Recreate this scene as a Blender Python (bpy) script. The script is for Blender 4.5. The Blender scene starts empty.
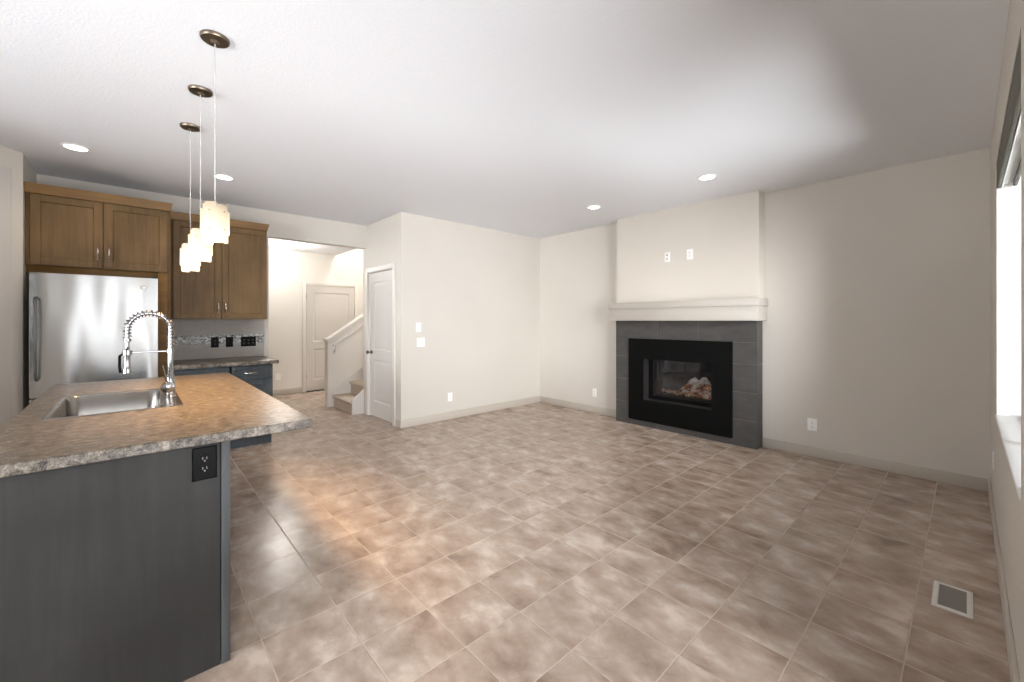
import bpy, bmesh, math, random
from mathutils import Vector, Matrix

random.seed(7)
S = bpy.context.scene
COL = S.collection
PI = math.pi

# ------------------------------------------------------------------ camera, world, light, exposure
H = 1.36                                    # eye height
cam_d = bpy.data.cameras.new('camera')
cam = bpy.data.objects.new('camera', cam_d)
COL.objects.link(cam)
cam_d.sensor_fit = 'HORIZONTAL'
cam_d.sensor_width = 36.0
cam_d.lens = 36.0 * 414.72 / 1024.0
cam_d.shift_y = -20.5 / 1024.0
cam_d.clip_start = 0.02
cam.location = (0, 0, H)
cam.rotation_euler = (PI / 2, 0, math.radians(47.652))
S.camera = cam

S.view_settings.view_transform = 'Standard'
S.view_settings.look = 'None'
S.view_settings.gamma = 1.0
S.view_settings.use_curve_mapping = False
S.view_settings.exposure = -0.08
S.cycles.max_bounces = 14
S.cycles.diffuse_bounces = 9
S.cycles.glossy_bounces = 5
S.cycles.transparent_max_bounces = 12
S.cycles.caustics_reflective = False
S.cycles.caustics_refractive = False
S.cycles.sample_clamp_indirect = 6.0
S.cycles.use_denoising = True

def world():
    w = bpy.data.worlds.new('overcast_sky')
    S.world = w
    w.use_nodes = True
    nt = w.node_tree
    for n in list(nt.nodes):
        nt.nodes.remove(n)
    out = nt.nodes.new('ShaderNodeOutputWorld')
    bg = nt.nodes.new('ShaderNodeBackground')
    tc = nt.nodes.new('ShaderNodeTexCoord')
    def smooth(sock, f0, f1, t0, t1):
        m = nt.nodes.new('ShaderNodeMapRange')
        m.interpolation_type = 'SMOOTHSTEP'
        for k, v in (('From Min', f0), ('From Max', f1), ('To Min', t0), ('To Max', t1)):
            m.inputs[k].default_value = v
        nt.links.new(sock, m.inputs['Value'])
        return m.outputs['Result']
    dot = nt.nodes.new('ShaderNodeVectorMath'); dot.operation = 'DOT_PRODUCT'
    dot.inputs[1].default_value = Vector(SKY_DIR).normalized()
    nt.links.new(tc.outputs['Generated'], dot.inputs[0])
    sep = nt.nodes.new('ShaderNodeSeparateXYZ')
    nt.links.new(tc.outputs['Generated'], sep.inputs[0])
    glow = smooth(dot.outputs['Value'], 0.70, 0.96, SKY_BASE, SKY_BASE + SKY_GLOW)     # bright part of the cloud cover
    ground = smooth(sep.outputs['Z'], -0.02, -0.20, 0.0, GROUND)                       # glow from below the horizon, added to brighten the ceiling
    add = nt.nodes.new('ShaderNodeMath'); add.operation = 'ADD'
    near = smooth(sep.outputs['Z'], -0.35, -0.85, 0.0, GROUND * 3.2)  # steeper glow from below, added to lift the ceiling near the windows
    add2 = nt.nodes.new('ShaderNodeMath'); add2.operation = 'ADD'
    nt.links.new(ground, add2.inputs[0]); nt.links.new(near, add2.inputs[1])
    nt.links.new(glow, add.inputs[0]); nt.links.new(add2.outputs[0], add.inputs[1])
    bg.inputs['Color'].default_value = (0.94, 0.97, 1.0, 1)
    nt.links.new(add.outputs[0], bg.inputs['Strength'])
    nt.links.new(bg.outputs[0], out.inputs[0])
SKY_DIR, SKY_BASE, SKY_GLOW, GROUND = (0.60, -0.745, 0.30), 4.3, 33.0, 6.6
world()

def portal(loc, rot, sx, sy):
    d = bpy.data.lights.new('window_portal', 'AREA')
    d.shape = 'RECTANGLE'; d.size = sx; d.size_y = sy
    d.cycles.is_portal = True
    o = bpy.data.objects.new('window_portal', d)
    o.location = loc; o.rotation_euler = rot
    COL.objects.link(o)
portal((0.30, 3.175, 1.56), (0, PI / 2, 0), 1.62, 1.85)        # living-room window
portal((0.30, 0.55, 1.12), (0, PI / 2, 0), 2.16, 2.3)          # patio door beside the camera
portal((-1.95, -3.68, 1.15), (-PI / 2, 0, 0), 3.1, 2.1)        # dining window behind the camera

def bulb_light(name, kind, loc, energy, color, parent=None, size=0.05, rot=None, spot=None, blend=0.6):
    d = bpy.data.lights.new(name, kind)
    d.energy = energy; d.color = color
    if kind == 'AREA':
        d.shape = 'DISK'; d.size = size
    else:
        d.shadow_soft_size = size
    if spot:
        d.spot_size = spot; d.spot_blend = blend
    o = bpy.data.objects.new(name, d)
    o.location = loc
    if rot: o.rotation_euler = rot
    COL.objects.link(o)
    if parent: o.parent = parent
    return o

WARM = (1.0, 0.58, 0.23)
SOFT = (1.0, 0.86, 0.70)

# ------------------------------------------------------------------ materials
def lin(c):
    def f(v):
        v /= 255.0
        return v / 12.92 if v <= 0.04045 else ((v + 0.055) / 1.055) ** 2.4
    return tuple(f(v) for v in c) + (1.0,)

class NT:
    def __init__(s, name):
        s.m = bpy.data.materials.new(name)
        s.m.use_nodes = True
        s.t = s.m.node_tree
        s.b = s.t.nodes['Principled BSDF']
    def n(s, kind, **kw):
        nd = s.t.nodes.new(kind)
        for k, v in kw.items():
            if k.startswith('i_'):
                key = k[2:].replace('_', ' ')
                nd.inputs[key].default_value = v
            else:
                setattr(nd, k, v)
        return nd
    def l(s, a, b):
        s.t.links.new(a, b)
    def set(s, **kw):
        for k, v in kw.items():
            s.b.inputs[k.replace('_', ' ')].default_value = v
    def math(s, op, a, b=None):
        nd = s.t.nodes.new('ShaderNodeMath'); nd.operation = op
        for i, x in enumerate((a, b)):
            if x is None: continue
            if isinstance(x, (int, float)): nd.inputs[i].default_value = x
            else: s.l(x, nd.inputs[i])
        return nd.outputs[0]
    def ramp(s, fac, stops):
        r = s.t.nodes.new('ShaderNodeValToRGB')
        while len(r.color_ramp.elements) < len(stops):
            r.color_ramp.elements.new(0.5)
        for e, (p, c) in zip(r.color_ramp.elements, stops):
            e.position = p; e.color = c
        s.l(fac, r.inputs['Fac'])
        return r.outputs['Color']
    def bump(s, height, strength=0.3, dist=0.002):
        b = s.t.nodes.new('ShaderNodeBump')
        b.inputs['Strength'].default_value = strength
        b.inputs['Distance'].default_value = dist
        s.l(height, b.inputs['Height'])
        s.l(b.outputs[0], s.b.inputs['Normal'])
    def coords(s, scale=(1, 1, 1), world=False):
        mp = s.t.nodes.new('ShaderNodeMapping')
        mp.inputs['Scale'].default_value = scale
        if world:
            g = s.t.nodes.new('ShaderNodeNewGeometry')
            s.l(g.outputs['Position'], mp.inputs['Vector'])
        else:
            g = s.t.nodes.new('ShaderNodeTexCoord')
            s.l(g.outputs['Object'], mp.inputs['Vector'])
        return mp.outputs[0]
    def noise(s, vec, scale, detail=4, rough=0.5, dist=0.0):
        n = s.t.nodes.new('ShaderNodeTexNoise')
        n.inputs['Scale'].default_value = scale
        n.inputs['Detail'].default_value = detail
        n.inputs['Roughness'].default_value = rough
        n.inputs['Distortion'].default_value = dist
        s.l(vec, n.inputs['Vector'])
        return n.outputs['Fac']
    def mix(s, fac, a, b):
        m = s.t.nodes.new('ShaderNodeMix'); m.data_type = 'RGBA'
        for sock, x in ((m.inputs[0], fac), (m.inputs[6], a), (m.inputs[7], b)):
            if isinstance(x, (int, float)): sock.default_value = x
            elif isinstance(x, tuple): sock.default_value = x
            else: s.l(x, sock)
        return m.outputs[2]

def simple(name, rgb, rough=0.5, metal=0.0, bump=None, spec=None):
    t = NT(name)
    t.set(Base_Color=lin(rgb), Roughness=rough, Metallic=metal)
    if spec is not None: t.b.inputs['Specular IOR Level'].default_value = spec
    if bump:
        sc, st, di = bump
        t.bump(t.noise(t.coords(world=True), sc, 3), st, di)
    return t.m

def wall_paint(name, rgb, rough=0.6):
    t = NT(name)
    v = t.coords(world=True)
    f = t.noise(v, 1.3, 2)
    c = t.ramp(f, [(0.3, lin(rgb)), (0.7, lin(tuple(min(255, x + 3) for x in rgb)))])
    t.l(c, t.b.inputs['Base Color'])
    t.set(Roughness=rough)
    t.bump(t.noise(v, 160, 3), 0.12, 0.001)
    return t.m

def ceiling_mat():
    t = NT('textured_ceiling')
    v = t.coords(world=True)
    t.set(Base_Color=lin((229, 231, 235)), Roughness=0.85)
    f = t.noise(v, 75, 5, 0.6)
    k = t.ramp(f, [(0.42, (0, 0, 0, 1)), (0.62, (1, 1, 1, 1))])
    t.bump(k, 0.2, 0.003)
    return t.m

def floor_mat():
    t = NT('brown_stone_tile')
    g = t.n('ShaderNodeNewGeometry')
    sep = t.n('ShaderNodeSeparateXYZ'); t.l(g.outputs['Position'], sep.inputs[0])
    P, OX, OY = 0.3093, -0.1690, 0.0920
    u = t.math('DIVIDE', t.math('SUBTRACT', sep.outputs['X'], OX), P)
    w = t.math('DIVIDE', t.math('SUBTRACT', sep.outputs['Y'], OY), P)
    fu, fw = t.math('FRACT', u), t.math('FRACT', w)
    iu, iw = t.math('FLOOR', u), t.math('FLOOR', w)
    def edge(f):
        return t.math('MINIMUM', f, t.math('SUBTRACT', 1.0, f))
    e = t.math('MINIMUM', edge(fu), edge(fw))
    grout = t.n('ShaderNodeMapRange'); grout.interpolation_type = 'SMOOTHSTEP'
    grout.inputs['From Min'].default_value = 0.0058; grout.inputs['From Max'].default_value = 0.0112
    t.l(e, grout.inputs['Value'])                         # 0 in the grout, 1 on a tile
    cell = t.n('ShaderNodeCombineXYZ'); t.l(iu, cell.inputs[0]); t.l(iw, cell.inputs[1])
    wn = t.n('ShaderNodeTexWhiteNoise', noise_dimensions='2D'); t.l(cell.outputs[0], wn.inputs['Vector'])
    sc = t.n('ShaderNodeVectorMath', operation='SCALE'); sc.inputs['Scale'].default_value = 7.0
    t.l(wn.outputs['Color'], sc.inputs[0])
    add = t.n('ShaderNodeVectorMath', operation='ADD')
    t.l(g.outputs['Position'], add.inputs[0]); t.l(sc.outputs[0], add.inputs[1])
    mp = t.n('ShaderNodeMapping'); mp.inputs['Scale'].default_value = (1.0, 1.35, 1.0)
    mp.inputs['Rotation'].default_value = (0, 0, 0.35)
    t.l(add.outputs[0], mp.inputs['Vector'])
    v = mp.outputs[0]
    n1 = t.noise(v, 5.2, 5, 0.54, 0.2)
    c1 = t.ramp(n1, [(0.29, lin((134, 115, 101))), (0.42, lin((158, 139, 125))), (0.56, lin((176, 159, 145))), (0.70, lin((200, 185, 173)))])
    n2 = t.noise(v, 17, 4, 0.55)
    c2 = t.ramp(n2, [(0.3, (0.82, 0.80, 0.78, 1)), (0.65, (1.08, 1.07, 1.06, 1))])
    m = t.n('ShaderNodeMix', data_type='RGBA', blend_type='MULTIPLY'); m.inputs[0].default_value = 0.55
    t.l(c1, m.inputs[6]); t.l(c2, m.inputs[7])
    n3 = t.noise(v, 3.0, 3, 0.5, 0.5)                     # thin dark veins
    vein = t.math('ABSOLUTE', t.math('SUBTRACT', n3, 0.5))
    vk = t.n('ShaderNodeMapRange', interpolation_type='SMOOTHSTEP'); vk.inputs['From Max'].default_value = 0.016
    vk.inputs['To Min'].default_value = 0.82
    t.l(vein, vk.inputs['Value'])
    vm = t.math('MULTIPLY', t.math('SUBTRACT', 1.0, vk.outputs[0]), t.ramp(t.noise(v, 3.0, 1), [(0.5, (0, 0, 0, 1)), (0.62, (1, 1, 1, 1))]))
    c3 = t.mix(vm, m.outputs[2], lin((96, 77, 62)))
    tone = t.math('ADD', t.math('MULTIPLY', wn.outputs['Value'], 0.06), 0.97)
    hsv = t.n('ShaderNodeHueSaturation'); t.l(c3, hsv.inputs['Color']); t.l(tone, hsv.inputs['Value'])
    col = t.mix(grout.outputs[0], lin((184, 166, 150)), hsv.outputs[0])
    t.l(col, t.b.inputs['Base Color'])
    rr = t.math('ADD', t.math('MULTIPLY', t.noise(v, 22, 3), 0.10), 0.19)
    rough = t.mix(grout.outputs[0], (0.8, 0.8, 0.8, 1), rr)
    t.l(rough, t.b.inputs['Roughness'])
    hgt = t.math('ADD', t.math('MULTIPLY', grout.outputs[0], 1.0), t.math('MULTIPLY', n2, 0.03))
    t.bump(hgt, 0.6, 0.0035)
    return t.m

def wood_mat(name, dark, light, rough=0.42, vertical=True, grain=1.0, bumpy=0.12, spec=0.5):
    t = NT(name)
    sc = (26, 26, 1.6) if vertical else (26, 1.6, 26)
    v = t.coords(sc, world=True)
    n1 = t.noise(v, 1.1, 5, 0.6, 0.6)
    n0 = t.noise(t.coords((1, 1, 1), world=True), 3.2, 3)
    a = t.math('ADD', t.math('MULTIPLY', n1, 0.62 * grain), t.math('MULTIPLY', n0, 0.55))
    c = t.ramp(a, [(0.36, lin(dark)), (0.76, lin(light))])
    t.l(c, t.b.inputs['Base Color'])
    t.set(Roughness=rough)
    t.b.inputs['Specular IOR Level'].default_value = spec
    t.bump(n1, bumpy, 0.001)
    return t.m

def counter_mat():
    t = NT('speckled_laminate')
    v = t.coords(world=True)
    n1 = t.noise(v, 210, 4, 0.7)
    n2 = t.noise(t.coords((1.6, 1, 1), world=True), 26, 5, 0.68, 0.6)
    a = t.math('ADD', t.math('MULTIPLY', n1, 0.36), t.math('MULTIPLY', n2, 0.64))
    c = t.ramp(a, [(0.40, lin((40, 34, 29))), (0.46, lin((84, 76, 68))), (0.54, lin((114, 105, 95))), (0.63, lin((156, 146, 134)))])
    t.l(c, t.b.inputs['Base Color'])
    t.set(Roughness=0.34)
    t.b.inputs['Specular IOR Level'].default_value = 0.3
    t.bump(n2, 0.08, 0.001)
    return t.m

def steel_mat(name, rgb=(190, 190, 190), rough=0.28, brushed=True, axis='z'):
    t = NT(name)
    t.set(Base_Color=lin(rgb), Metallic=1.0, Roughness=rough)
    if brushed:
        t.bump(t.noise(t.coords((1, 2.6, 0.5), world=True), 2.4, 0), 1.0, 0.016)   # the slight waviness of sheet steel
    return t.m

def glass_mat(name, tint=(1, 1, 1, 1), refl=0.9, ior=1.45):
    t = NT(name)
    t.t.nodes.remove(t.b)
    out = t.t.nodes['Material Output']
    tr = t.n('ShaderNodeBsdfTransparent'); tr.inputs[0].default_value = tint
    gl = t.n('ShaderNodeBsdfGlossy'); gl.inputs['Roughness'].default_value = 0.02
    gl.inputs['Color'].default_value = (refl, refl, refl, 1)
    fr = t.n('ShaderNodeFresnel'); fr.inputs['IOR'].default_value = ior
    mx = t.n('ShaderNodeMixShader')
    t.l(fr.outputs[0], mx.inputs[0]); t.l(tr.outputs[0], mx.inputs[1]); t.l(gl.outputs[0], mx.inputs[2])
    t.l(mx.outputs[0], out.inputs['Surface'])
    return t.m

def emit_mat(name, rgb, strength, base=(240, 240, 235)):
    t = NT(name)
    t.set(Base_Color=lin(base), Roughness=0.4)
    t.b.inputs['Emission Color'].default_value = rgb + (1,)
    t.b.inputs['Emission Strength'].default_value = strength
    return t.m

def shade_mat():
    t = NT('frosted_glass_lit')
    t.set(Base_Color=lin((150, 136, 116)), Roughness=0.35)
    tc = t.n('ShaderNodeTexCoord')
    sep = t.n('ShaderNodeSeparateXYZ'); t.l(tc.outputs['Object'], sep.inputs[0])
    mr = t.n('ShaderNodeMapRange'); mr.inputs['From Min'].default_value = -0.80; mr.inputs['From Max'].default_value = -0.97
    mr.inputs['To Min'].default_value = 0.18; mr.inputs['To Max'].default_value = 1.5
    t.l(sep.outputs['Z'], mr.inputs['Value'])
    t.b.inputs['Emission Color'].default_value = (1.0, 0.80, 0.56, 1)
    t.l(mr.outputs[0], t.b.inputs['Emission Strength'])
    return t.m

def mosaic_mat():
    t = NT('stone_mosaic_band')
    v = t.coords((1, 1, 1.6), world=True)
    vo = t.n('ShaderNodeTexVoronoi'); vo.inputs['Scale'].default_value = 34; t.l(v, vo.inputs['Vector'])
    c = t.ramp(vo.outputs['Color'], [(0.2, lin((52, 55, 60))), (0.45, lin((110, 114, 118))), (0.6, lin((150, 150, 146))), (0.8, lin((205, 203, 198)))])
    ve = t.n('ShaderNodeTexVoronoi', feature='DISTANCE_TO_EDGE'); ve.inputs['Scale'].default_value = 34; t.l(v, ve.inputs['Vector'])
    k = t.ramp(ve.outputs['Distance'], [(0.03, (0, 0, 0, 1)), (0.09, (1, 1, 1, 1))])
    t.l(t.mix(k, lin((170, 166, 160)), c), t.b.inputs['Base Color'])
    t.set(Roughness=0.3)
    return t.m

def carpet_mat():
    t = NT('beige_stair_carpet')
    v = t.coords(world=True)
    n1 = t.noise(v, 240, 4, 0.7)
    t.l(t.ramp(n1, [(0.3, lin((178, 162, 146))), (0.7, lin((222, 210, 196)))]), t.b.inputs['Base Color'])
    t.set(Roughness=1.0)
    t.bump(n1, 0.8, 0.006)
    return t.m

def slate_mat(name, a, b, rough=0.42, spec=0.5):
    t = NT(name)
    v = t.coords((1, 1, 2.4), world=True)
    n1 = t.noise(v, 5, 6, 0.65, 0.4)
    t.l(t.ramp(n1, [(0.3, lin(a)), (0.7, lin(b))]), t.b.inputs['Base Color'])
    t.set(Roughness=rough)
    t.b.inputs['Specular IOR Level'].default_value = spec
    t.bump(t.noise(v, 60, 4), 0.1, 0.001)
    return t.m

def log_mat():
    t = NT('ceramic_log_bark')
    v = t.coords((1, 1, 1), world=True)
    n1 = t.noise(v, 42, 5, 0.7, 1.0)
    n2 = t.noise(v, 9, 2, 0.5)
    f = t.math('ADD', t.math('MULTIPLY', n1, 0.55), t.math('MULTIPLY', n2, 0.45))
    t.l(t.ramp(f, [(0.38, lin((40, 26, 18))), (0.45, lin((172, 92, 52))), (0.50, lin((214, 170, 128))), (0.56, lin((250, 244, 234)))]), t.b.inputs['Base Color'])
    t.set(Roughness=0.9)
    t.bump(n1, 0.9, 0.01)
    return t.m

M = dict(
    wall=wall_paint('greige_wall_paint', (203, 197, 188)),
    breast=wall_paint('warm_greige_paint', (207, 200, 190)),
    hall=wall_paint('cream_hall_paint', (220, 216, 209)),
    ceiling=ceiling_mat(),
    floor=floor_mat(),
    trim=simple('white_trim_paint', (214, 209, 203), 0.38),
    base=simple('greige_baseboard_paint', (186, 178, 167), 0.4),
    mantel=simple('greige_mantel_paint', (182, 175, 166), 0.3),
    door=simple('white_door_paint', (199, 194, 188), 0.36),
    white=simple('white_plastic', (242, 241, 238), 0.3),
    slot=simple('dark_slot', (40, 38, 36), 0.5),
    black=simple('black_plastic', (5, 5, 5), 0.35, spec=0.08),
    blackmetal=simple('matte_black_metal', (4, 4, 4), 0.5, spec=0.12),
    fire_inner=simple('lightened_steel', (165, 165, 167), 0.55, spec=0.2),  # pale grey, room reflections in the glass put into the colour
    fire_back=slate_mat('soot_stained_panel', (20, 20, 21), (96, 96, 98), 0.5),
    cab=wood_mat('brown_stained_maple', (80, 60, 35), (115, 90, 57), spec=0.25),
    crown=wood_mat('brown_stained_maple_crown', (98, 70, 34), (132, 98, 52), vertical=False, spec=0.25),
    grey_cab=wood_mat('charcoal_stained_maple', (50, 54, 57), (70, 75, 79), 0.45, spec=0.2),
    panel=wood_mat('charcoal_stained_panel', (54, 53, 52), (72, 71, 70), 0.6, grain=0.5, spec=0.12),
    stile=wood_mat('charcoal_stained_stile', (62, 63, 64), (82, 83, 84), 0.5, spec=0.15),
    counter=counter_mat(),
    steel=steel_mat('brushed_stainless_door', (190, 190, 189), 0.26, True, 'z'),
    sink=steel_mat('satin_stainless_sink', (150, 147, 143), 0.24, False),
    chrome=steel_mat('polished_chrome', (178, 178, 181), 0.15, False),
    nickel=steel_mat('brushed_nickel', (205, 196, 186), 0.22, False),
    bronze=steel_mat('antique_bronze', (128, 116, 102), 0.35, False),
    darkbody=simple('dark_appliance_side', (38, 36, 35), 0.5),
    greybody=simple('grey_appliance_side', (128, 124, 118), 0.5),
    darksteel=steel_mat('dark_brushed_steel', (104, 102, 100), 0.3, False),
    glass=glass_mat('clear_window_glass'),
    fireglass=glass_mat('fireplace_glass', (0.86, 0.86, 0.87, 1), 0.9, 1.5),
    tile=slate_mat('dark_grey_porcelain_tile', (66, 64, 62), (80, 77, 75), 0.45, 0.2),
    grout=simple('grey_grout', (104, 102, 99), 0.85),
    splash=slate_mat('pale_stone_tile', (158, 152, 145), (170, 164, 157), 0.35, 0.3),
    splashgrout=simple('pale_grout', (182, 178, 172), 0.8),
    mosaic=mosaic_mat(),
    carpet=carpet_mat(),
    log=log_mat(),
    ember=slate_mat('lava_rock', (34, 32, 31), (92, 86, 80), 0.9),
    can=emit_mat('led_disc', (1.0, 0.95, 0.88), 6.0),
    dome=emit_mat('lit_frosted_dome', (1.0, 0.90, 0.76), 2.2),
    bulb=emit_mat('warm_bulb', (1.0, 0.78, 0.5), 14.0),
    shade=shade_mat(),
    blind=simple('olive_grey_blind_fabric', (84, 82, 72), 0.6),
    blindlight=simple('pale_blind_lining', (196, 194, 186), 0.6),
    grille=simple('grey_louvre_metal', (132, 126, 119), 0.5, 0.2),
    cordm=simple('clear_cord', (190, 188, 184), 0.3),
    pine=simple('pale_raw_edge', (150, 118, 76), 0.6),
)

# ------------------------------------------------------------------ mesh helpers
# local frames (u right, v up, w out of the surface)
def face_px(x0): return Matrix(((0, 0, 1, x0), (1, 0, 0, 0), (0, 1, 0, 0), (0, 0, 0, 1)))     # faces +X, u = Y, v = Z
def face_my(y0): return Matrix(((1, 0, 0, 0), (0, 0, -1, y0), (0, 1, 0, 0), (0, 0, 0, 1)))    # faces -Y, u = X, v = Z
def face_mx(x0): return Matrix(((0, 0, -1, x0), (-1, 0, 0, 0), (0, 1, 0, 0), (0, 0, 0, 1)))   # faces -X, u = -Y, v = Z

class MB:
    def __init__(s, mat4=None):
        s.bm = bmesh.new()
        s.T = mat4 or Matrix.Identity(4)
    def _v(s, p):
        return s.bm.verts.new(s.T @ Vector(p))
    def box(s, x0, x1, y0, y1, z0, z1, bev=0.0, seg=2):
        vs = [s._v(p) for p in ((x0, y0, z0), (x1, y0, z0), (x1, y1, z0), (x0, y1, z0),
                                (x0, y0, z1), (x1, y0, z1), (x1, y1, z1), (x0, y1, z1))]
        fs = [s.bm.faces.new([vs[i] for i in q]) for q in
              ((0, 3, 2, 1), (4, 5, 6, 7), (0, 1, 5, 4), (1, 2, 6, 5), (2, 3, 7, 6), (3, 0, 4, 7))]
        if bev > 0:
            es = list({e for f in fs for e in f.edges})
            bmesh.ops.bevel(s.bm, geom=es, offset=bev, segments=seg, profile=0.5, affect='EDGES')
        return s
    def loop(s, pts):
        return [s._v(p) for p in pts]
    def bridge(s, a, b, closed=True):
        n = len(a)
        for i in range(n if closed else n - 1):
            j = (i + 1) % n
            s.bm.faces.new((a[i], a[j], b[j], b[i]))
    def fill(s, a):
        s.bm.faces.new(a)
    def loft(s, loops, cap0=True, cap1=True):
        L = [s.loop(p) for p in loops]
        for a, b in zip(L, L[1:]): s.bridge(a, b)
        if cap0: s.fill(L[0])
        if cap1: s.fill(L[-1])
        return s
    def prism(s, poly, axis, a0, a1):
        def put(p, a):
            return {'x': (a, p[0], p[1]), 'y': (p[0], a, p[1]), 'z': (p[0], p[1], a)}[axis]
        return s.loft([[put(p, a0) for p in poly], [put(p, a1) for p in poly]])
    def tube(s, path, r, seg=10, cap=True):
        path = [Vector(p) for p in path]
        n = len(path)
        rs = r if isinstance(r, (list, tuple)) else [r] * n
        t0 = (path[1] - path[0]).normalized()
        up = Vector((0, 0, 1)) if abs(t0.z) < 0.9 else Vector((1, 0, 0))
        nx = t0.cross(up).normalized()
        loops = []
        for i in range(n):
            t = (path[min(i + 1, n - 1)] - path[max(i - 1, 0)]).normalized()
            nx = (nx - t * nx.dot(t)).normalized()
            ny = t.cross(nx)
            loops.append([path[i] + (nx * math.cos(2 * PI * k / seg) + ny * math.sin(2 * PI * k / seg)) * rs[i] for k in range(seg)])
        return s.loft(loops, cap, cap)
    def lathe(s, prof, c=(0, 0, 0), seg=32, axis='z', cap0=True, cap1=True):
        loops = []
        for r, h in prof:
            r = max(r, 1e-4)
            lp = []
            for k in range(seg):
                a = 2 * PI * k / seg
                p = (r * math.cos(a), r * math.sin(a), h)
                if axis == 'x': p = (h, p[0], p[1])
                if axis == 'y': p = (p[0], h, p[1])
                lp.append((c[0] + p[0], c[1] + p[1], c[2] + p[2]))
            loops.append(lp)
        return s.loft(loops, cap0, cap1)
    def ring(s, u0, u1, v0, v1, steps):
        """concentric rectangles (inset, w) joined; the last is filled"""
        L = [s.loop([(u0 + i, v0 + i, w), (u1 - i, v0 + i, w), (u1 - i, v1 - i, w), (u0 + i, v1 - i, w)]) for i, w in steps]
        for a, b in zip(L, L[1:]): s.bridge(a, b)
        s.fill(L[-1])
    def build(s, name, mat, parent=None, smooth=True):
        if parent is not None:
            loc = Vector(parent.get('_base', (0, 0, 0)))
            bmesh.ops.translate(s.bm, verts=s.bm.verts, vec=-loc)
        bmesh.ops.remove_doubles(s.bm, verts=s.bm.verts, dist=1e-6)
        bmesh.ops.recalc_face_normals(s.bm, faces=s.bm.faces)
        me = bpy.data.meshes.new(name)
        s.bm.to_mesh(me); s.bm.free()
        if smooth:
            for p in me.polygons: p.use_smooth = True
            me.set_sharp_from_angle(angle=math.radians(38))
        me.materials.append(mat)
        o = bpy.data.objects.new(name, me)
        COL.objects.link(o)
        if parent is not None:
            o.parent = parent
            o['_base'] = tuple(loc)
        return o

def tag(o, label, cat, group=None):
    o['label'] = label; o['category'] = cat
    if group: o['group'] = group
    return o
def thing(name, loc, label, cat, group=None):
    o = bpy.data.objects.new(name, None)
    o.empty_display_size = 0.1
    o.location = loc
    o['_base'] = tuple(loc)
    COL.objects.link(o)
    return tag(o, label, cat, group)
def struct(name, mb, mat, parent=None):
    o = mb.build(name, mat, parent)
    o['kind'] = 'structure'
    return o
def copy_tree(root, loc, label, group=None):
    r = root.copy(); COL.objects.link(r); r.location = loc; r['label'] = label
    if group: r['group'] = group
    def rec(src, dst):
        for ch in [c for c in bpy.data.objects if c.parent == src]:
            c = ch.copy(); COL.objects.link(c); c.parent = dst
            rec(ch, c)
    rec(root, r)
    return r

# ------------------------------------------------------------------ the room shell
CEIL = 2.73
XB, YF, XW = -4.81, 5.015, 0.125              # back wall, fireplace wall, window wall
XK, YP = -5.86, 2.49                        # kitchen wall, pantry wall
XH = -8.48                                  # far wall of the hall

struct('floor', MB().box(-8.7, 0.40, -3.8, 5.3, -0.12, 0.0), M['floor'])
struct('ceiling', MB().box(-5.98, 0.30, -3.8, 5.12, CEIL, CEIL + 0.12), M['ceiling'])
struct('ceiling_hall', MB().box(-8.6, -5.98, -1.2, 2.98, 2.66, 2.96), M['ceiling'])
struct('ceiling_stair', MB().box(-8.6, -4.9, -1.2, 4.62, 5.0, 5.1), M['ceiling'])

struct('wall_back', MB().box(XB - 0.12, XB, YP + 0.12, YF + 0.12, 0, CEIL), M['wall'])
DP0, DP1, DTOP = -5.80, -5.02, 2.045        # pantry door opening
w = MB()
w.box(-5.98, DP0, YP, YP + 0.12, 0, CEIL)
w.box(DP1, XB, YP, YP + 0.12, 0, CEIL)
w.box(DP0, DP1, YP, YP + 0.12, DTOP, CEIL)
struct('wall_pantry', w, M['wall'])
struct('wall_pantry_side', MB().box(-5.98, -5.88, YP + 0.12, 4.5, 0, 5.0), M['hall'])
struct('wall_header', MB().box(XK - 0.12, XK, 1.24, YP, 2.405, CEIL), M['wall'])
struct('wall_kitchen', MB().box(XK - 0.12, XK, -0.9, 1.24, 0, CEIL), M['wall'])
struct('wall_left', MB().prism([(XK, -0.672), (-5.205, -0.672), (-4.0, -1.877), (-4.0, -3.8), (-4.2, -3.8), (XK, -2.0)], 'z', 0, CEIL), M['wall'])
struct('wall_hall', MB().box(XH - 0.12, XH, -1.2, 4.62, 0, 5.0), M['hall'])
struct('wall_hall_side', MB().box(XH, -5.98, -1.2, -1.08, 0, 5.0), M['hall'])
struct('wall_stair_end', MB().box(XH, -5.88, 4.5, 4.62, 0, 5.0), M['hall'])
struct('wall_stair_upper', MB().box(-5.98, -5.88, -1.2, YP + 0.12, CEIL + 0.12, 5.0), M['hall'])

# fireplace wall with the hole the firebox passes through, and the chimney breast in front of it
FX0, FX1, FZ0, FZ1 = -2.80, -1.945, 0.345, 0.875
w = MB()
w.box(XB, FX0 - 0.03, YF, YF + 0.12, 0, CEIL); w.box(FX1 + 0.03, XW, YF, YF + 0.12, 0, CEIL)
w.box(FX0 - 0.03, FX1 + 0.03, YF, YF + 0.12, FZ1 + 0.03, CEIL); w.box(FX0 - 0.03, FX1 + 0.03, YF, YF + 0.12, 0, FZ0 - 0.03)
struct('wall_fireplace', w, M['wall'])
BX0, BX1, YB = -3.208, -1.474, 4.856
w = MB()
w.box(BX0, FX0 - 0.03, YB, YF, 0, 1.36); w.box(FX1 + 0.03, BX1 - 0.0255, YB, YF, 0, 1.36)
w.box(BX0, BX1, YB, YF, 1.36, CEIL)
w.box(FX0 - 0.03, FX1 + 0.03, YB, YF, FZ1 + 0.03, 1.36); w.box(FX0 - 0.03, FX1 + 0.03, YB, YF, 0, FZ0 - 0.03)
struct('wall_chimney', w, M['breast'])

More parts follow.
